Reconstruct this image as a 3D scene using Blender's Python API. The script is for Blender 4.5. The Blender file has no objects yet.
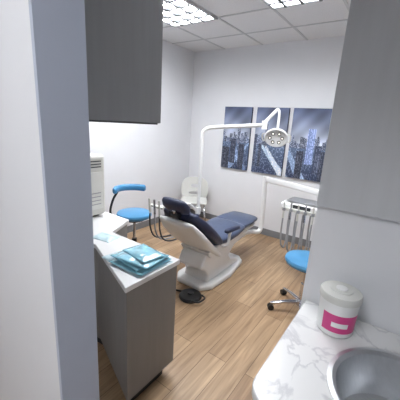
import bpy, bmesh, math, random
from mathutils import Vector, Matrix
random.seed(7)
D=bpy.data
scene=bpy.context.scene
V=Vector
def lin(c):
    return tuple((x/255/12.92 if x/255<=0.04045 else ((x/255+0.055)/1.055)**2.4) for x in c)+(1,)
# ---------------- materials
def mat(name,c,rough=0.5,metal=0,var=0.04,scale=8,coat=0,bump=0,bscale=60,stretch=(1,1,1),trans=0):
    m=D.materials.new(name); m.use_nodes=True
    nt=m.node_tree; b=nt.nodes['Principled BSDF']
    b.inputs['Roughness'].default_value=rough; b.inputs['Metallic'].default_value=metal
    b.inputs['Coat Weight'].default_value=coat
    b.inputs['Transmission Weight'].default_value=trans
    tc=nt.nodes.new('ShaderNodeTexCoord'); mp=nt.nodes.new('ShaderNodeMapping')
    mp.inputs['Scale'].default_value=stretch
    nt.links.new(tc.outputs['Object'],mp.inputs['Vector'])
    nz=nt.nodes.new('ShaderNodeTexNoise'); nz.inputs['Scale'].default_value=scale; nz.inputs['Detail'].default_value=4
    nt.links.new(mp.outputs['Vector'],nz.inputs['Vector'])
    r=nt.nodes.new('ShaderNodeValToRGB')
    l=lin(c)
    r.color_ramp.elements[0].position=.3; r.color_ramp.elements[1].position=.7
    r.color_ramp.elements[0].color=tuple(x*(1-var) for x in l[:3])+(1,)
    r.color_ramp.elements[1].color=tuple(min(1,x*(1+var)) for x in l[:3])+(1,)
    nt.links.new(nz.outputs['Fac'],r.inputs['Fac']); nt.links.new(r.outputs['Color'],b.inputs['Base Color'])
    if bump:
        n2=nt.nodes.new('ShaderNodeTexNoise'); n2.inputs['Scale'].default_value=bscale
        nt.links.new(mp.outputs['Vector'],n2.inputs['Vector'])
        bp=nt.nodes.new('ShaderNodeBump'); bp.inputs['Strength'].default_value=bump; bp.inputs['Distance'].default_value=.01
        nt.links.new(n2.outputs['Fac'],bp.inputs['Height']); nt.links.new(bp.outputs['Normal'],b.inputs['Normal'])
    return m
def emat(name,c,s):
    m=D.materials.new(name); m.use_nodes=True; nt=m.node_tree
    nt.nodes.remove(nt.nodes['Principled BSDF'])
    e=nt.nodes.new('ShaderNodeEmission'); e.inputs[0].default_value=lin(c); e.inputs[1].default_value=s
    nt.links.new(e.outputs[0],nt.nodes['Material Output'].inputs[0]); return m
M_wall=mat('wall_paint',(224,225,228),.7,var=.015,scale=3,bump=.05,bscale=200)
M_jamb=mat('jamb_paint_shaded',(180,187,202),.6,var=.03,scale=4)  # white jamb paint, its shadow put into the bluish grey colour
M_part=mat('partition_paint',(218,219,222),.6,var=.02,scale=3)
M_ceil=mat('ceiling_tile',(222,222,223),.9,var=.06,scale=90,bump=.1,bscale=250)
M_tbar=mat('ceiling_tbar',(190,191,193),.5)
M_base=mat('baseboard_vinyl',(122,124,128),.5)
M_lam=mat('grey_laminate',(124,121,119),.45,var=.05,scale=5,stretch=(6,6,.5))
M_lam2=mat('grey_laminate_upper',(138,139,142),.45,var=.04,scale=5,stretch=(6,6,.5))
M_lam3=mat('light_laminate_panel',(190,192,195),.5,var=.03,scale=5,stretch=(6,6,.5))
M_kick=mat('toe_kick_black',(30,30,32),.6)
M_white=mat('white_enamel',(226,226,225),.3,var=.01,coat=.2)
M_offw=mat('offwhite_plastic',(205,205,200),.4,var=.02)
M_beige=mat('beige_plastic',(196,195,189),.5,var=.02)
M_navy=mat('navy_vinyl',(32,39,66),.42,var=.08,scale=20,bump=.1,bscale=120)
M_navy_sheen=mat('navy_vinyl_sheen',(74,84,108),.36,var=.08,scale=20,bump=.1,bscale=120)  # navy vinyl again, specular sheen painted in as a paler colour
M_blue=mat('blue_vinyl',(74,138,182),.35,var=.05,bump=.05)
M_black=mat('black_plastic',(22,22,24),.45)
M_dark=mat('dark_grey_plastic',(60,62,66),.5)
M_chrome=mat('chrome',(200,200,205),.15,1,var=.01)
M_steel=mat('brushed_steel',(205,207,210),.35,1,var=.04,scale=30,stretch=(1,8,1))
M_hose=mat('grey_hose',(150,152,156),.5)
M_pink=mat('pink_label',(206,66,132),.4,var=.05)
M_pouch=mat('blue_pouch_film',(134,190,208),.18,var=.22,scale=14,coat=.6,bump=.5,bscale=22)
M_pouch2=mat('pale_pouch_paper',(186,210,218),.35,var=.06,scale=12,bump=.4,bscale=18)
M_lamcount=mat('white_laminate_counter',(212,212,213),.35,var=.03,scale=6)
def marble():
    m=mat('marble_laminate',(222,222,222),.25); nt=m.node_tree; b=nt.nodes['Principled BSDF']
    tc=nt.nodes.new('ShaderNodeTexCoord')
    n=nt.nodes.new('ShaderNodeTexNoise'); n.inputs['Scale'].default_value=3.5; n.inputs['Detail'].default_value=7; n.inputs['Distortion'].default_value=1.6
    nt.links.new(tc.outputs['Object'],n.inputs['Vector'])
    r=nt.nodes.new('ShaderNodeValToRGB'); e=r.color_ramp.elements
    e[0].position=.45; e[0].color=lin((220,220,220)); e[1].position=.53; e[1].color=lin((222,222,222))
    x=e.new(.492); x.color=lin((196,196,199))
    nt.links.new(n.outputs['Fac'],r.inputs['Fac']); nt.links.new(r.outputs['Color'],b.inputs['Base Color']); return m
M_marble=marble()
def wood():
    m=D.materials.new('wood_plank_floor'); m.use_nodes=True; nt=m.node_tree; b=nt.nodes['Principled BSDF']
    tc=nt.nodes.new('ShaderNodeTexCoord'); mp=nt.nodes.new('ShaderNodeMapping'); mp.inputs['Rotation'].default_value=(0,0,math.pi/2)
    nt.links.new(tc.outputs['Object'],mp.inputs['Vector'])
    br=nt.nodes.new('ShaderNodeTexBrick'); br.offset=.37; br.inputs['Scale'].default_value=1
    br.inputs['Brick Width'].default_value=1.1; br.inputs['Row Height'].default_value=.15
    br.inputs['Mortar Size'].default_value=.002; br.inputs['Mortar Smooth'].default_value=.3
    br.inputs['Color1'].default_value=lin((184,156,124)); br.inputs['Color2'].default_value=lin((160,131,101)); br.inputs['Mortar'].default_value=lin((106,84,62))
    nt.links.new(mp.outputs['Vector'],br.inputs['Vector'])
    m2=nt.nodes.new('ShaderNodeMapping'); m2.inputs['Scale'].default_value=(1.6,22,1)
    nt.links.new(mp.outputs['Vector'],m2.inputs['Vector'])
    n=nt.nodes.new('ShaderNodeTexNoise'); n.inputs['Scale'].default_value=1.4; n.inputs['Detail'].default_value=8; n.inputs['Distortion'].default_value=.6
    nt.links.new(m2.outputs['Vector'],n.inputs['Vector'])
    r=nt.nodes.new('ShaderNodeValToRGB'); r.color_ramp.elements[0].position=.3; r.color_ramp.elements[0].color=(.60,.57,.54,1)
    r.color_ramp.elements[1].position=.72; r.color_ramp.elements[1].color=(1.1,1.1,1.1,1)
    nt.links.new(n.outputs['Fac'],r.inputs['Fac'])
    mx=nt.nodes.new('ShaderNodeMixRGB'); mx.blend_type='MULTIPLY'; mx.inputs[0].default_value=1
    nt.links.new(br.outputs['Color'],mx.inputs[1]); nt.links.new(r.outputs['Color'],mx.inputs[2])
    nt.links.new(mx.outputs[0],b.inputs['Base Color']); b.inputs['Roughness'].default_value=.42
    return m
M_wood=wood()
M_panel=emat('fluorescent_panel',(250,252,255),37)
M_corridor_fill=emat('corridor_fill_added',(250,252,255),25)  # glow for the added corridor fill panel
M_led=emat('led_lens',(255,250,240),1.5)
# ---------------- geometry helpers
def add(name,bm,m,parent=None,smooth=False):
    bmesh.ops.recalc_face_normals(bm,faces=bm.faces)
    me=D.meshes.new(name); bm.to_mesh(me); bm.free()
    me.materials.append(m)
    if smooth:
        for p in me.polygons: p.use_smooth=True
    o=D.objects.new(name,me); scene.collection.objects.link(o)
    if parent is not None:
        o.parent=parent; o.matrix_parent_inverse=Matrix.Translation(-parent.location)
    return o
def empty(name,loc):
    e=D.objects.new(name,None); e.location=loc; e.empty_display_size=.1; scene.collection.objects.link(e); return e
def bevel(bm,w,seg=2):
    if w>0:
        es=[e for e in bm.edges if len(e.link_faces)==2 and e.calc_face_angle(0)>.35]
        bmesh.ops.bevel(bm,geom=es,offset=w,segments=seg,affect='EDGES',clamp_overlap=True,profile=.5)
def box(name,a,b,m,parent=None,bv=0,rot=None,seg=2):
    bm=bmesh.new(); bmesh.ops.create_cube(bm,size=1)
    a=V(a);b=V(b);c=(a+b)/2;s=b-a
    for v in bm.verts: v.co=V((v.co.x*s.x,v.co.y*s.y,v.co.z*s.z))
    bevel(bm,bv,seg)
    R=rot.to_4x4() if rot else Matrix()
    bmesh.ops.transform(bm,matrix=Matrix.Translation(c)@R,verts=bm.verts)
    return add(name,bm,m,parent)
def boxes(name,lst,m,parent=None):
    bm=bmesh.new()
    for a,b in lst:
        a=V(a);b=V(b);c=(a+b)/2;s=b-a
        bmesh.ops.create_cube(bm,size=1,matrix=Matrix.Translation(c)@Matrix.Diagonal((s.x,s.y,s.z,1)))
    return add(name,bm,m,parent)
def prism(name,poly,lo,hi,m,parent=None,axis='z',bv=0,seg=2,smooth=False):
    bm=bmesh.new()
    f=(lambda p,h:V((p[0],p[1],h))) if axis=='z' else (lambda p,h:V((h,p[0],p[1])))
    A=[bm.verts.new(f(p,lo)) for p in poly]; B=[bm.verts.new(f(p,hi)) for p in poly]
    n=len(poly); bm.faces.new(A); bm.faces.new(B)
    for i in range(n): bm.faces.new((A[i],A[(i+1)%n],B[(i+1)%n],B[i]))
    bmesh.ops.recalc_face_normals(bm,faces=bm.faces)
    bevel(bm,bv,seg)
    return add(name,bm,m,parent,smooth)
def lathe(name,prof,c,m,parent=None,n=40,axis=V((0,0,1))):
    bm=bmesh.new(); q=V((0,0,1)).rotation_difference(axis.normalized()).to_matrix(); c=V(c)
    rings=[]
    for r,z in prof:
        if r<1e-5: rings.append([bm.verts.new(c+q@V((0,0,z)))])
        else: rings.append([bm.verts.new(c+q@V((r*math.cos(2*math.pi*i/n),r*math.sin(2*math.pi*i/n),z))) for i in range(n)])
    for a,b in zip(rings,rings[1:]):
        for i in range(n):
            j=(i+1)%n
            if len(a)==1 and len(b)==1: continue
            if len(a)==1: bm.faces.new((a[0],b[i],b[j]))
            elif len(b)==1: bm.faces.new((a[i],a[j],b[0]))
            else: bm.faces.new((a[i],a[j],b[j],b[i]))
    o=add(name,bm,m,parent,True)
    md=o.modifiers.new('e','EDGE_SPLIT'); md.split_angle=.7
    return o
def cyl(name,a,b,r,m,parent=None,n=24,r2=None):
    a=V(a);b=V(b);L=(b-a).length; r2=r if r2 is None else r2
    return lathe(name,[(0,0),(r,0),(r2,L),(0,L)],a,m,parent,n,b-a)
def smoothpath(pts,k=6):
    pts=[V(p) for p in pts]
    if len(pts)<3 or k<2: return pts
    P=[pts[0]*2-pts[1]]+pts+[pts[-1]*2-pts[-2]]; out=[]
    for i in range(1,len(P)-2):
        p0,p1,p2,p3=P[i-1:i+3]
        for j in range(k):
            t=j/k
            out.append(.5*((2*p1)+(p2-p0)*t+(2*p0-5*p1+4*p2-p3)*t*t+(3*p1-p0-3*p2+p3)*t**3))
    out.append(pts[-1]); return out
def tube(name,pts,r,m,parent=None,k=6,n=12):
    P=smoothpath(pts,k); bm=bmesh.new(); rings=[]
    t=(P[1]-P[0]).normalized(); u=t.orthogonal().normalized()
    for i,p in enumerate(P):
        tn=(P[min(i+1,len(P)-1)]-P[max(i-1,0)]).normalized()
        u=(u-tn*u.dot(tn)).normalized(); w=tn.cross(u)
        rr=r(i/(len(P)-1)) if callable(r) else r
        rings.append([bm.verts.new(p+(u*math.cos(2*math.pi*j/n)+w*math.sin(2*math.pi*j/n))*rr) for j in range(n)])
    for a,b in zip(rings,rings[1:]):
        for i in range(n): bm.faces.new((a[i],a[(i+1)%n],b[(i+1)%n],b[i]))
    bm.faces.new(rings[0]); bm.faces.new(rings[-1])
    return add(name,bm,m,parent,True)
def loft(name,secs,m,parent=None,side=V((1,0,0)),n=32,e=3.2,cap=True):
    S=[(V(c),w,h) for c,w,h in secs]
    full=[]
    for i,(c,w,h) in enumerate(S):
        t=(S[min(i+1,len(S)-1)][0]-S[max(i-1,0)][0]).normalized(); full.append((c,t,w,h))
    if cap:
        c,t,w,h=full[0]; pre=[(c-t*h*x,t,w-h*(1-s),h*s) for x,s in ((.98,.25),(.8,.6),(.45,.88))]
        c,t,w,h=full[-1]; post=[(c+t*h*x,t,w-h*(1-s),h*s) for x,s in ((.45,.88),(.8,.6),(.98,.25))]
        full=pre+full+post
    bm=bmesh.new(); rings=[]
    for c,t,w,h in full:
        nn=side.cross(t).normalized(); ring=[]
        for j in range(n):
            a=2*math.pi*j/n; ca,sa=math.cos(a),math.sin(a)
            ring.append(bm.verts.new(c+side*(w*math.copysign(abs(ca)**(2/e),ca))+nn*(h*math.copysign(abs(sa)**(2/e),sa))))
        rings.append(ring)
    for a,b in zip(rings,rings[1:]):
        for i in range(n): bm.faces.new((a[i],a[(i+1)%n],b[(i+1)%n],b[i]))
    bm.faces.new(rings[0]); bm.faces.new(rings[-1])
    return add(name,bm,m,parent,True)
def plate_with_hole(name,outer,holes,th,m,mtx,parent=None,bev=0):
    cu=D.curves.new(name,'CURVE'); cu.dimensions='2D'; cu.fill_mode='BOTH'; cu.extrude=th/2; cu.bevel_depth=bev; cu.bevel_resolution=2
    for poly in [outer]+holes:
        s=cu.splines.new('POLY'); s.points.add(len(poly)-1); s.use_cyclic_u=True
        for p,q in zip(s.points,poly): p.co=(q[0],q[1],0,1)
    o=D.objects.new(name+'_tmp',cu); scene.collection.objects.link(o)
    dg=bpy.context.evaluated_depsgraph_get(); me=D.meshes.new_from_object(o.evaluated_get(dg))
    D.objects.remove(o); me.transform(mtx); me.materials.clear(); me.materials.append(m); me.name=name
    o=D.objects.new(name,me); scene.collection.objects.link(o)
    if parent is not None:
        o.parent=parent; o.matrix_parent_inverse=Matrix.Translation(-parent.location)
    return o
# ---------------- room
XL,XR,YB,YN,H=-3.1,.55,4.03,.45,2.70
YC=-1.6
box('floor',(XL-.1,YC-.1,-.08),(XR+.1,YB+.1,0),M_wood)
box('ceiling',(XL-.1,YC-.1,H),(XR+.1,YB+.1,H+.08),M_ceil)
box('wall_back',(XL-.1,YB,0),(XR+.1,YB+.1,H),M_wall)
box('wall_left',(XL-.1,YC,0),(XL,YB,H),M_wall)
box('wall_right',(XR,YC,0),(XR+.1,YB,H),M_wall)
box('wall_corridor',(XL-.1,YC-.1,0),(XR+.1,YC,H),M_wall)
JX=-.673; JR=.34
boxes('wall_front',[((XL,.33,0),(JX-.012,YN,H)),((JR+.012,.33,0),(XR,YN,H)),((JX-.012,.33,2.13),(JR+.012,YN,H))],M_wall)
boxes('trim_1',[((JX-.012,.33,0),(JX,YN,2.13)),((JR,.33,0),(JR+.012,YN,2.13)),((JX,.33,2.118),(JR,YN,2.13))],M_jamb)
box('wall_partition',(-.270,1.25,0),(XR,1.33,H),M_part)
box('baseboard_back',(XL,YB-.012,0),(XR,YB,.10),M_base)
box('baseboard_left',(XL,1.5,0),(XL+.012,YB-.012,.10),M_base)
g=[]
for i in range(-2,6):
    x=-2.54+.61*i
    if XL<x<XR: g.append(((x-.012,YC,H-.006),(x+.012,YB,H)))
for i in range(-8,4):
    y=2.88+.61*i
    if YC<y<YB: g.append(((XL,y-.012,H-.0055),(XR,y+.012,H)))
boxes('trim_2',g,M_tbar)
def panel(x0,y0,x1,y1,me=None):
    p=empty('ceiling_light_panel',((x0+x1)/2,(y0+y1)/2,H))
    box('diffuser',(x0+.03,y0+.03,H-.012),(x1-.03,y1-.03,H-.008),me or M_panel,p)
    L=[((x0,y0,H-.02),(x1,y0+.03,H-.006)),((x0,y1-.03,H-.02),(x1,y1,H-.006)),((x0,y0,H-.02),(x0+.03,y1,H-.006)),((x1-.03,y0,H-.02),(x1,y1,H-.006))]
    boxes('frame',L,M_tbar,p)
    L=[]
    n=4; mm=int(round((y1-y0)/(x1-x0)*4))
    for i in range(1,n):
        x=x0+(x1-x0)*i/n; L.append(((x-.012,y0+.03,H-.034),(x+.012,y1-.03,H-.013)))
    for i in range(1,mm):
        y=y0+(y1-y0)*i/mm; L.append(((x0+.03,y-.012,H-.034),(x1-.03,y+.012,H-.013)))
    boxes('louver',L,M_dark,p)
panel(-2.54,1.66,-1.93,2.88)
panel(-1.32,1.66,-.71,2.88)
panel(-.71,-1.39,-.10,-.17,M_corridor_fill)  # unseen panel added behind the camera to brighten jamb, outer wall and right counter
# ---------------- left counter
p=empty('base_cabinet',(-2,1.1,0))
cp=[(-.97,.81),(-.97,1.22),(-1.6,1.22),(-1.72,1.48),(-3.09,1.48),(-3.09,.86),(-2.0,.96),(-1.5,1.015)]
def inset(poly,d):
    n=len(poly); out=[]
    area=sum(poly[i][0]*poly[(i+1)%n][1]-poly[(i+1)%n][0]*poly[i][1] for i in range(n)); sg=1 if area>0 else -1
    for i in range(n):
        a=V(poly[i-1]);b=V(poly[i]);c=V(poly[(i+1)%n])
        e1=(b-a).normalized();e2=(c-b).normalized()
        n1=V((-e1.y,e1.x))*sg;n2=V((-e2.y,e2.x))*sg
        k=(n1+n2); k=k/max(.3,(1+n1.dot(n2)))
        out.append(tuple(b+k*d))
    return out
prism('carcass',inset(cp,.012),.10,.79,M_lam,p,bv=.002)
prism('toe_kick',inset(cp,.06),0,.10,M_kick,p)
prism('countertop',cp,.79,.82,M_lamcount,p,bv=.004)
box('door_front',(-1.55,1.208,.12),(-1.0,1.222,.77),M_lam2,p,.002)
cyl('door_pull',(-1.06,1.245,.6),(-1.06,1.245,.74),.006,M_steel,p)
# upper cabinet
p=empty('wall_cabinet',(-2,.7,1.6))
box('carcass',(-3.09,YN,1.59),(-.95,.996,H-.03),M_lam2,p,.002)
for i in range(4):
    x0=-3.08+.5325*i
    box('door_%d'%(i+1),(x0,.996,1.59),(x0+.525,1.014,H-.04),M_lam2,p,.002)
    cyl('pull_%d'%(i+1),(x0+.48,1.035,1.62),(x0+.48,1.035,1.76),.005,M_steel,p)
box('underside_rail',(-3.09,YN+.02,1.583),(-.955,.99,1.59),M_dark,p)
# sterilizer
p=empty('tabletop_sterilizer',(-2.1,1.3,.82))
box('housing',(-2.35,1.08,.835),(-1.93,1.425,1.32),M_beige,p,.03,seg=4)
box('feet',(-2.3,1.12,.82),(-1.98,1.38,.836),M_black,p)
boxes('side_vents',[((-1.931,1.13,1.225+.022*i),(-1.927,1.38,1.233+.022*i)) for i in range(3)],M_dark,p)
box('side_panel',(-1.932,1.12,.89),(-1.926,1.39,1.19),M_offw,p,.003)
boxes('lower_vents',[((-1.927,1.28,.93+.03*i),(-1.924,1.37,.937+.03*i)) for i in range(4)],M_hose,p)
box('front_door',(-2.28,1.425,.9),(-2.0,1.445,1.26),M_dark,p,.01)
box('handle',(-2.2,1.445,1.05),(-2.17,1.47,1.2),M_chrome,p,.006)
# pouches
p=empty('sterilization_pouches',(-1.15,1.08,.82))
def pouch(name,cx,cy,z,sx,sy,ang,m,seed):
    bm=bmesh.new(); N=14; vs={}
    R=Matrix.Rotation(math.radians(ang),3,'Z')
    for k in (0,1):
        for i in range(N+1):
            for j in range(N+1):
                u=i/N;v=j/N
                ed=min(u,1-u,v,1-v)
                th=.008*min(1,ed*5)
                zz=(th+.005*max(0,math.sin(u*9+seed)*math.sin(v*7+seed*2))*min(1,ed*6)+.001) if k else 0
                q=R@V(((u-.5)*sx,(v-.5)*sy,0))
                vs[k,i,j]=bm.verts.new((cx+q.x,cy+q.y,z+zz))
    for k in (0,1):
        for i in range(N):
            for j in range(N): bm.faces.new((vs[k,i,j],vs[k,i+1,j],vs[k,i+1,j+1],vs[k,i,j+1]))
    for i in range(N):
        for a,b in (((i,0),(i+1,0)),((i,N),(i+1,N)),((0,i),(0,i+1)),((N,i),(N,i+1))):
            bm.faces.new((vs[0,a[0],a[1]],vs[0,b[0],b[1]],vs[1,b[0],b[1]],vs[1,a[0],a[1]]))
    return add(name,bm,m,p,True)
pouch('pouch_1',-1.15,1.05,.8205,.33,.26,-4,M_pouch2,1)
pouch('pouch_2',-1.11,1.04,.8335,.25,.25,3,M_pouch,3)
pouch('pouch_3',-1.13,1.05,.847,.25,.23,-5,M_pouch,5)
pouch('pouch_4',-1.10,1.04,.860,.23,.20,6,M_pouch,8)
pouch('pouch_5',-1.11,1.06,.873,.21,.15,-8,M_pouch,9)
p=empty('tissue_pack',(-1.5,1.15,.82))
pouch('pack',-1.55,1.13,.8205,.16,.12,10,M_pouch2,4)
# ---------------- right counter with sink
p=empty('sink_cabinet',(.1,.95,0))
def arc(cx,cy,r,a0,a1,n=10):
    return [(cx+r*math.cos(math.radians(a0+(a1-a0)*i/n)),cy+r*math.sin(math.radians(a0+(a1-a0)*i/n))) for i in range(n+1)]
outer=[(XR-.012,1.235),(-.245,1.235)]+arc(-.245+.07,.64+.07,.07,180,270)+[(XR-.012,.64)]
sc=(.13,.90); sr=.19
plate_with_hole('countertop',outer,[arc(sc[0],sc[1],sr,0,351,39)],.024,M_marble,Matrix.Translation((0,0,.843)),p,bev=.005)
prism('carcass',[(-.215,1.235),(-.215,.70),(-.16,.665),(XR-.01,.665),(XR-.01,1.235)],.10,.64,M_lam,p)
boxes('carcass_sides',[((-.215,.70,.64),(-.195,1.235,.825)),((-.16,.665,.64),(XR-.01,.685,.825))],M_lam,p)
box('toe_kick',(-.16,.72,0),(XR-.01,1.235,.10),M_kick,p)
lathe('basin',[(sr+.018,.862),(sr+.018,.866),(sr+.004,.868),(sr-.008,.860),(sr-.018,.80),(sr-.035,.72),(sr-.08,.695),(.03,.69),(0,.69)],(sc[0],sc[1],0),M_steel,p,48)
cyl('drain',(sc[0],sc[1],.690),(sc[0],sc[1],.694),.03,M_chrome,p)
tube('faucet_spout',[(.2,1.17,.866),(.2,1.17,1.0),(.2,1.165,1.07),(.2,1.12,1.11),(.19,1.05,1.10),(.185,1.03,1.06)],.011,M_chrome,p)
cyl('faucet_base',(.2,1.17,.86),(.2,1.17,.90),.022,M_chrome,p)
tube('faucet_lever',[(.2,1.17,.92),(.25,1.17,.95),(.28,1.17,.955)],.006,M_chrome,p)
# wipes tub
c=(-.105,1.115,.8605)
p=empty('disinfectant_wipes_tub',c)
lathe('tub',[(0,0),(.060,0),(.064,.004),(.069,.135),(.069,.14),(0,.14)],c,M_white,p)
lathe('lid',[(0,.138),(.073,.138),(.074,.142),(.074,.158),(.070,.165),(.040,.168),(.038,.172),(0,.172)],c,M_offw,p)
lathe('lid_tab',[(0,.171),(.02,.171),(.02,.176),(0,.176)],c,M_white,p)
def arcband(name,r0,r1,z0,z1,a0,a1,m,par):
    bm=bmesh.new(); n=24; A=[];B=[]
    for i in range(n+1):
        a=math.radians(a0+(a1-a0)*i/n)
        A.append(bm.verts.new((c[0]+r0*math.cos(a),c[1]+r0*math.sin(a),c[2]+z0))); B.append(bm.verts.new((c[0]+r1*math.cos(a),c[1]+r1*math.sin(a),c[2]+z1)))
    for i in range(n): bm.faces.new((A[i],A[i+1],B[i+1],B[i]))
    return add(name,bm,m,par,True)
arcband('label_pink',.0655,.0680,.022,.095,-125,0,M_pink,p)
arcband('label_text',.0668,.0677,.045,.065,-95,-45,M_white,p)
box('laminate_wall_panel',(-.270,1.225,1.30),(XR-.005,1.25,H-.01),M_lam3,None,.002)
# ---------------- triptych
U0,U1=-2.44,-.87; Z0,Z1=.945,1.875
random.seed(21)
bld=[]
x=0
while x<1:
    w=random.uniform(.012,.035); h=.50+random.uniform(0,.13)
    bld.append((x,x+w,h,random.uniform(.45,.95),.44)); x+=w*random.uniform(.7,1)
bld+= [(.17,.20,.72,.6,.42),(.45,.475,.76,.55,.42),(.53,.55,.70,.6,.42),(.60,.64,.66,.8,.42)]
front=[(0,.09,.36,.3,0),(.10,.16,.50,.4,.1),(.19,.25,.42,.35,0),(.335,.375,.60,.5,.1),(.40,.43,.46,.4,.1),(.76,.82,.40,.35,0),(.84,.90,.72,1.5,.22),(.91,.96,.50,.6,.1),(.96,1,.42,.4,0)]
def hsh(a,b):
    s=math.sin(a*127.1+b*311.7)*43758.5453; return s-math.floor(s)
def col(u,v):
    if v>.45:
        t=(v-.45)/.55
        a=(200,206,218); b=(74,84,112)
        t=t**.85
        cc=[a[i]*(1-t)+b[i]*t for i in range(3)]
        k=1+.12*math.sin(u*17+v*9)+.08*math.sin(u*41-v*23)
        cc=[q*k for q in cc]
    else:
        t=v/.45
        cc=[44+38*t,54+44*t,80+44*t]
        for (u0,s,wd,ccx) in ((.42,.55,.012,(190,210,232)),(.46,.42,.009,(214,222,236)),(.30,-.5,.010,(146,170,206)),(.66,.35,.012,(156,180,214)),(.12,.3,.01,(126,148,186))):
            dd=abs(u-(u0+s*(.45-v)))
            w=wd*(1+3*(1-t))
            if dd<w: cc=[cc[i]*.3+ccx[i]*.7 for i in range(3)]
        if hsh(int(u*160),int(v*70))>.78: cc=[q+50 for q in cc]
    for a,b,h,br,lo in bld:
        if a<=u<b and lo<v<h:
            cc=[72*br+30,80*br+32,100*br+38]
            if hsh(int(u*190),int(v*95))>.70: cc=[q+70 for q in cc]
    for a,b,h,br,lo in front:
        if a<=u<b and lo<=v<h:
            cc=[66*br+18,76*br+20,100*br+28]
            if int(u*150)%2==0 and hsh(int(u*150),int(v*80))>.45: cc=[q+52 for q in cc]
    return [max(5,min(240,q*1.05)) for q in cc]
M_art=D.materials.new('city_print'); M_art.use_nodes=True
nt=M_art.node_tree; at=nt.nodes.new('ShaderNodeAttribute'); at.attribute_name='Col'
nt.links.new(at.outputs['Color'],nt.nodes['Principled BSDF'].inputs['Base Color']); nt.nodes['Principled BSDF'].inputs['Roughness'].default_value=.55
M_cedge=mat('canvas_edge',(40,46,70),.8)
for k,(x0,x1) in enumerate(((-2.43,-1.97),(-1.89,-1.42),(-1.36,-.87))):
    p=empty('canvas_wall_art',((x0+x1)/2,YB,1.4))
    box('stretcher',(x0,YB-.032,Z0),(x1,YB-.001,Z1),M_cedge,p)
    NX,NZ=56,104; bm=bmesh.new(); cl=bm.loops.layers.float_color.new('Col')
    vs=[[bm.verts.new((x0+(x1-x0)*i/NX,YB-.0335,Z0+(Z1-Z0)*j/NZ)) for j in range(NZ+1)] for i in range(NX+1)]
    for i in range(NX):
        for j in range(NZ):
            f=bm.faces.new((vs[i][j],vs[i+1][j],vs[i+1][j+1],vs[i][j+1]))
            u=((x0+(x1-x0)*(i+.5)/NX)-U0)/(U1-U0)
            cc=lin(col(u,(j+.5)/NZ))
            for l in f.loops: l[cl]=cc
    add('print',bm,M_art,p)
# ---------------- dental chair
cx=-1.545
p=empty('dental_chair',(cx,2.5,0))
bp=[(cx-.23,2.20),(cx-.15,2.09),(cx+.14,2.09),(cx+.22,2.20),(cx+.235,2.55),(cx+.17,2.92),(cx+.09,3.0),(cx-.09,3.0),(cx-.17,2.92),(cx-.245,2.55)]
prism('base_plate',bp,0,.055,M_white,p,bv=.018,seg=3)
prism('pedestal',[(2.20,.045),(2.88,.045),(2.80,.12),(2.66,.16),(2.62,.22),(2.82,.37),(2.80,.41),(2.30,.41),(2.14,.35),(2.08,.24),(2.18,.18),(2.22,.12)],cx-.15,cx+.15,M_white,p,axis='x',bv=.03,seg=3)
prism('seat_frame',[(2.2,.33),(2.5,.36),(3.15,.43),(3.18,.46),(2.3,.43),(2.15,.40)],cx-.18,cx+.18,M_white,p,axis='x',bv=.012)
loft('seat_cushion',[((cx,2.28,.475),.20,.045),((cx,2.45,.465),.225,.05),((cx,2.65,.475),.225,.05),((cx,2.8,.495),.215,.045)],M_navy_sheen,p)
loft('leg_cushion',[((cx,2.86,.50),.205,.04),((cx,3.0,.505),.205,.04),((cx,3.20,.50),.185,.038)],M_navy_sheen,p)
def bk(s,off=0):
    y=2.33-.42*s; z=.46+.34*s
    n=V((0,-.63,-.78))
    return V((cx,y,z))+n*off
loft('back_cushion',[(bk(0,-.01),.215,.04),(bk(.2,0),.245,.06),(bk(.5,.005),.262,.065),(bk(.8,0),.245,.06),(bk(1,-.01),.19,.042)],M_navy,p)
loft('back_shell',[(bk(-.30,.085),.17,.028),(bk(0,.10),.215,.04),(bk(.4,.105),.245,.045),(bk(.75,.09),.24,.042),(bk(.99,.07),.20,.03)],M_white,p)
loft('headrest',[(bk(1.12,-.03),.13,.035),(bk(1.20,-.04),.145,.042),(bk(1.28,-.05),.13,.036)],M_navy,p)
tube('headrest_stem',[bk(.9,.05),bk(1.08,.03),bk(1.20,.0)],.018,M_chrome,p)
lathe('headrest_knob',[(0,-.05),(.025,-.05),(.025,.05),(0,.05)],bk(1.12,.03),M_black,p,axis=V((1,0,0)))
for s,nm in ((-1,'left'),(1,'right')):
    x=cx+s*.262
    loft('armrest_'+nm,[((x,2.32,.605),.026,.02),((x,2.43,.60),.028,.02),((x,2.55,.59),.024,.018)],M_navy,p)
    tube('arm_support_'+nm,[(cx+s*.2,2.36,.42),(x,2.36,.45),(x,2.38,.55),(x,2.40,.60)],.014,M_white,p)
# foot control
fx,fy=-1.42,1.965
p=empty('foot_control',(fx,fy,0))
lathe('disc',[(0,0),(.105,0),(.11,.012),(.10,.03),(.05,.042),(0,.045)],(fx,fy,0),M_black,p)
lathe('cap',[(0,.04),(.03,.042),(.03,.055),(0,.058)],(fx,fy,0),M_dark,p)
tube('cord',[(fx-.1,fy+.01,.012),(fx-.24,fy-.02,.008),(fx-.38,fy+.02,.008),(fx-.46,fy+.15,.008),(fx-.44,fy+.3,.01)],.008,M_black,p)
tube('pedal_bail',[(fx+.07,fy-.08,.03),(fx+.14,fy-.07,.04),(fx+.15,fy+.02,.04),(fx+.09,fy+.06,.03)],.008,M_black,p)
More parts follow.
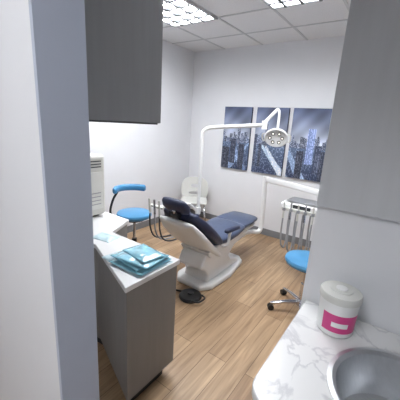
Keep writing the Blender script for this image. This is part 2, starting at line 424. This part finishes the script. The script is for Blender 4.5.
# ---------------- dental light
px,py=-1.905,2.69
p=empty('dental_operatory_light',(px,py,0))
lathe('floor_mount',[(0,0),(.07,0),(.07,.02),(.035,.05),(0,.05)],(px,py,0),M_white,p)
tube('post',[(px,py,.04),(px,py,.6),(px,py,1.2),(px,py,1.47),(px+.015,py+.012,1.525),(px+.06,py+.04,1.56),(px+.2,py+.12,1.58),(-1.33,3.03,1.625)],.021,M_white,p,k=8)
cyl('joint',(-1.33,3.03,1.58),(-1.33,3.03,1.67),.03,M_white,p)
tube('spring_arm',[(-1.33,3.03,1.65),(-1.30,3.06,1.70),(-1.255,3.11,1.775)],.019,M_white,p)
tube('drop_arm',[(-1.262,3.11,1.775),(-1.235,3.11,1.795),(-1.21,3.10,1.77),(-1.205,3.10,1.70),(-1.205,3.10,1.60)],.014,M_white,p)
hc=V((-1.205,3.09,1.50)); ax=V((.22,-1,-.42)).normalized()
sd=V((0,0,1)).cross(ax).normalized(); up=ax.cross(sd).normalized()
def ell(name,prof,m,par):
    bm=bmesh.new(); n=48; R=[]
    for r,z in prof:
        R.append([bm.verts.new(hc+ax*z+sd*(r*1.1*math.cos(2*math.pi*i/n))+up*(r*.92*math.sin(2*math.pi*i/n))) for i in range(n)])
    for a,b in zip(R,R[1:]):
        for i in range(n): bm.faces.new((a[i],a[(i+1)%n],b[(i+1)%n],b[i]))
    bm.faces.new(R[0]); bm.faces.new(R[-1])
    return add(name,bm,m,par,True)
ell('lamp_head',[(.04,-.07),(.08,-.055),(.11,-.02),(.118,.005),(.112,.018),(.10,.018),(.096,.01)],M_white,p)
for i in range(6):
    a=2*math.pi*i/6
    q=hc+sd*(.066*math.cos(a))+up*(.056*math.sin(a))+ax*.010
    lathe('reflector_%d'%(i+1),[(0,0),(.019,0),(.019,.006),(.015,.007),(.012,.003),(0,.003)],q,M_dark,p,20,ax)
    lathe('lens_%d'%(i+1),[(0,.004),(.010,.004),(0,.008)],q,M_led,p,16,ax)
for s in (-1,1):
    a=hc+sd*(s*.115)
    tube('handle_'+('left' if s<0 else 'right'),[a-up*.04,a+sd*(s*.03)-up*.035,a+sd*(s*.035)+up*.03,a+up*.04],.008,M_offw,p)
tube('yoke',[(-1.205,3.10,1.60),(-1.205,3.14,1.57),tuple(hc-ax*.065)],.012,M_white,p)
# ---------------- delivery unit
p=empty('dental_delivery_unit',(-1.0,3.3,0))
tube('post',[(-1.46,3.34,.27),(-1.41,3.40,.27),(-1.40,3.44,.32),(-1.40,3.45,.45),(-1.42,3.45,.95)],.030,M_white,p,k=8)
tube('chair_link',[(-1.46,3.34,.27),(-1.50,3.2,.28),(-1.52,3.02,.25),(-1.53,2.9,.22)],.028,M_white,p)
cyl('elbow',(-1.42,3.45,.90),(-1.42,3.45,1.0),.036,M_white,p)
loft('arm',[((-1.42,3.45,.965),.038,.026),((-1.0,3.36,.955),.035,.024),((-.66,3.26,.945),.035,.024)],M_white,p,side=V((0,0,1)))
cyl('wrist',(-.68,3.265,.80),(-.68,3.265,.98),.03,M_white,p)
loft('control_head',[((-.98,3.1,.80),.13,.05),((-.8,3.1,.80),.14,.058),((-.60,3.1,.80),.13,.05)],M_white,p,side=V((0,1,0)),e=5)
box('tray',(-.96,2.98,.860),(-.62,3.2,.870),M_steel,p,.004)
box('instrument_rail',(-.99,2.93,.765),(-.60,2.975,.80),M_offw,p,.008)
box('touch_panel',(-.88,2.955,.80),(-.70,2.965,.835),M_dark,p,.003)
for i in range(5):
    x=-.96+.075*i
    cyl('handpiece_%d'%(i+1),(x,2.935,.68),(x,2.925,.86),.012,M_chrome if i%2 else M_offw,p,r2=.008)
    cyl('holder_%d'%(i+1),(x,2.935,.765),(x,2.933,.795),.018,M_hose,p)
    tube('hose_%d'%(i+1),[(x,2.935,.68),(x,2.935,.52),(x+.01,2.95,.38-.03*(i%3)),(x+.03,3.0,.33-.03*(i%3)),(x+.03,3.05,.42),(x+.02,3.07,.60),(x+.02,3.08,.765)],.009,M_hose,p)
# assistant arm
p=empty('assistant_instrument_arm',(-2.0,2.2,.7))
tube('arm',[(px-.02,py-.02,.60),(-1.95,2.55,.70),(-1.99,2.3,.735),(-2.0,2.12,.735)],.014,M_white,p)
box('holder_bar',(-2.115,2.09,.725),(-1.93,2.13,.75),M_offw,p,.006)
for i in range(3):
    x=-2.09+.07*i
    cyl('valve_%d'%(i+1),(x,2.08,.66),(x,2.07,.82),.011,M_chrome if i==1 else M_offw,p)
    tube('tube_%d'%(i+1),[(x,2.08,.66),(x,2.09,.5),(x+.01,2.15,.38),(x+.03,2.3,.34),(-1.93,2.62,.36)],.009,M_dark if i!=1 else M_hose,p)
cyl('clamp',(px,py,.56),(px,py,.64),.032,M_white,p)
# ---------------- stools
def stool(cx,cy,seat,rot,arm):
    p=empty('dental_stool',(cx,cy,0))
    lathe('seat',[(0,seat-.07),(.15,seat-.07),(.185,seat-.055),(.195,seat-.03),(.188,seat-.01),(.16,seat),(0,seat-.004)],(cx,cy,0),M_blue,p,48)
    lathe('seat_plate',[(0,seat-.09),(.12,seat-.09),(.12,seat-.07),(0,seat-.07)],(cx,cy,0),M_black,p)
    cyl('gas_lift_sleeve',(cx,cy,.09),(cx,cy,.28),.028,M_black if arm else M_chrome,p)
    cyl('gas_lift',(cx,cy,.28),(cx,cy,seat-.09),.016,M_chrome,p)
    lathe('hub',[(0,.07),(.045,.07),(.045,.11),(.03,.125),(0,.125)],(cx,cy,0),M_chrome,p)
    for i in range(5):
        a=math.radians(rot+72*i); d=V((math.cos(a),math.sin(a),0)); c=V((cx,cy,0))
        s=V((-d.y,d.x,0))
        loft('leg_%d'%(i+1),[(c+d*.03+V((0,0,.095)),.02,.014),(c+d*.15+V((0,0,.088)),.017,.012),(c+d*.27+V((0,0,.068)),.014,.009)],M_chrome,p,side=s)
        e=c+d*.27
        cyl('caster_stem_%d'%(i+1),e+V((0,0,.045)),e+V((0,0,.07)),.008,M_chrome,p)
        for k in (-1,1):
            cyl('wheel_%d_%s'%(i+1,'a' if k<0 else 'b'),e+s*(k*.005)+V((0,0,.0275)),e+s*(k*.022)+V((0,0,.0275)),.027,M_black,p)
    return p
sx,sy=-2.375,2.12
p=stool(sx,sy,.60,36,True)
pts=[((sx+.22*math.cos(math.radians(a)),sy+.20*math.sin(math.radians(a)),.835),.038,.026) for a in range(225,100,-15)]
loft('torso_bar',pts,M_blue,p,side=V((0,0,1)),e=2.4)
tube('bar_post',[(sx-.04,sy-.03,.52),(sx-.16,sy-.11,.52),(sx-.24,sy-.14,.56),(sx-.235,sy-.11,.70),(sx-.215,sy-.05,.81)],.013,M_black,p)
p=stool(-.53,2.45,.53,215,False)
loft('backrest',[((-.33,2.28,.80),.07,.025),((-.29,2.38,.80),.09,.03),((-.28,2.48,.80),.09,.03),((-.31,2.60,.80),.07,.025)],M_blue,p,side=V((0,0,1)),e=2.6)
tube('back_post',[(-.50,2.45,.45),(-.34,2.45,.45),(-.26,2.45,.50),(-.26,2.45,.78)],.013,M_black,p)
# ---------------- visitor chair
vx,vy=-2.64,3.60
p=empty('visitor_chair',(vx,vy,0))
rotz=Matrix.Rotation(math.radians(35),4,'Z')
def T(q): return (Matrix.Translation((vx,vy,0))@rotz@V(q))
def sup(a,b,e,n=40,oy=0): 
    return [(a*math.copysign(abs(math.cos(t))**(2/e),math.cos(t)),oy+b*math.copysign(abs(math.sin(t))**(2/e),math.sin(t))) for t in [2*math.pi*i/n for i in range(n)]]
mt=Matrix.Translation((vx,vy,0))@rotz@Matrix.Translation((0,.20,.555))@Matrix.Rotation(math.radians(78),4,'X')
plate_with_hole('backrest',sup(.215,.19,2.8),[sup(.075,.035,2.2,24,.05),sup(.11,.03,2.4,24,-.07)],.016,M_offw,mt,p,bev=.006)
o=loft('seat',[((0,-.20,.41),.20,.014),((0,0,.405),.215,.014),((0,.17,.415),.20,.014)],M_offw,p)
o.data.transform(Matrix.Translation((vx,vy,0))@rotz)
for i,(a,b) in enumerate(((-1,-1),(1,-1),(-1,1),(1,1))):
    tube('leg_%d'%(i+1),[T((a*.16,b*.15,.405)),T((a*.21,b*.21,0))],.014,M_chrome,p)
for a in (-1,1):
    tube('back_support_'+('left' if a<0 else 'right'),[T((a*.15,.14,.40)),T((a*.16,.2,.43)),T((a*.16,.20,.49))],.012,M_chrome,p)
# ---------------- world + camera
w=D.worlds.new('World'); scene.world=w; w.use_nodes=True
w.node_tree.nodes['Background'].inputs[0].default_value=(.8,.85,1,1); w.node_tree.nodes['Background'].inputs[1].default_value=.3
yaw=math.radians(35); pit=math.radians(14.8); rho=math.radians(3.5)
Fh=V((-math.sin(yaw),math.cos(yaw),0)); R=V((math.cos(yaw),math.sin(yaw),0)); Zv=V((0,0,1))
f=Fh*math.cos(pit)-Zv*math.sin(pit); u=Fh*math.sin(pit)+Zv*math.cos(pit)
r2=R*math.cos(rho)+u*math.sin(rho); u2=-R*math.sin(rho)+u*math.cos(rho)
cam=D.cameras.new('camera'); cam.lens=26; cam.sensor_width=36; cam.clip_start=.02
co=D.objects.new('camera',cam); scene.collection.objects.link(co)
m=Matrix((( r2.x,u2.x,-f.x,0),(r2.y,u2.y,-f.y,0),(r2.z,u2.z,-f.z,1.6),(0,0,0,1)))
co.matrix_world=m
scene.camera=co
scene.view_settings.view_transform='Standard'
scene.view_settings.look='None'
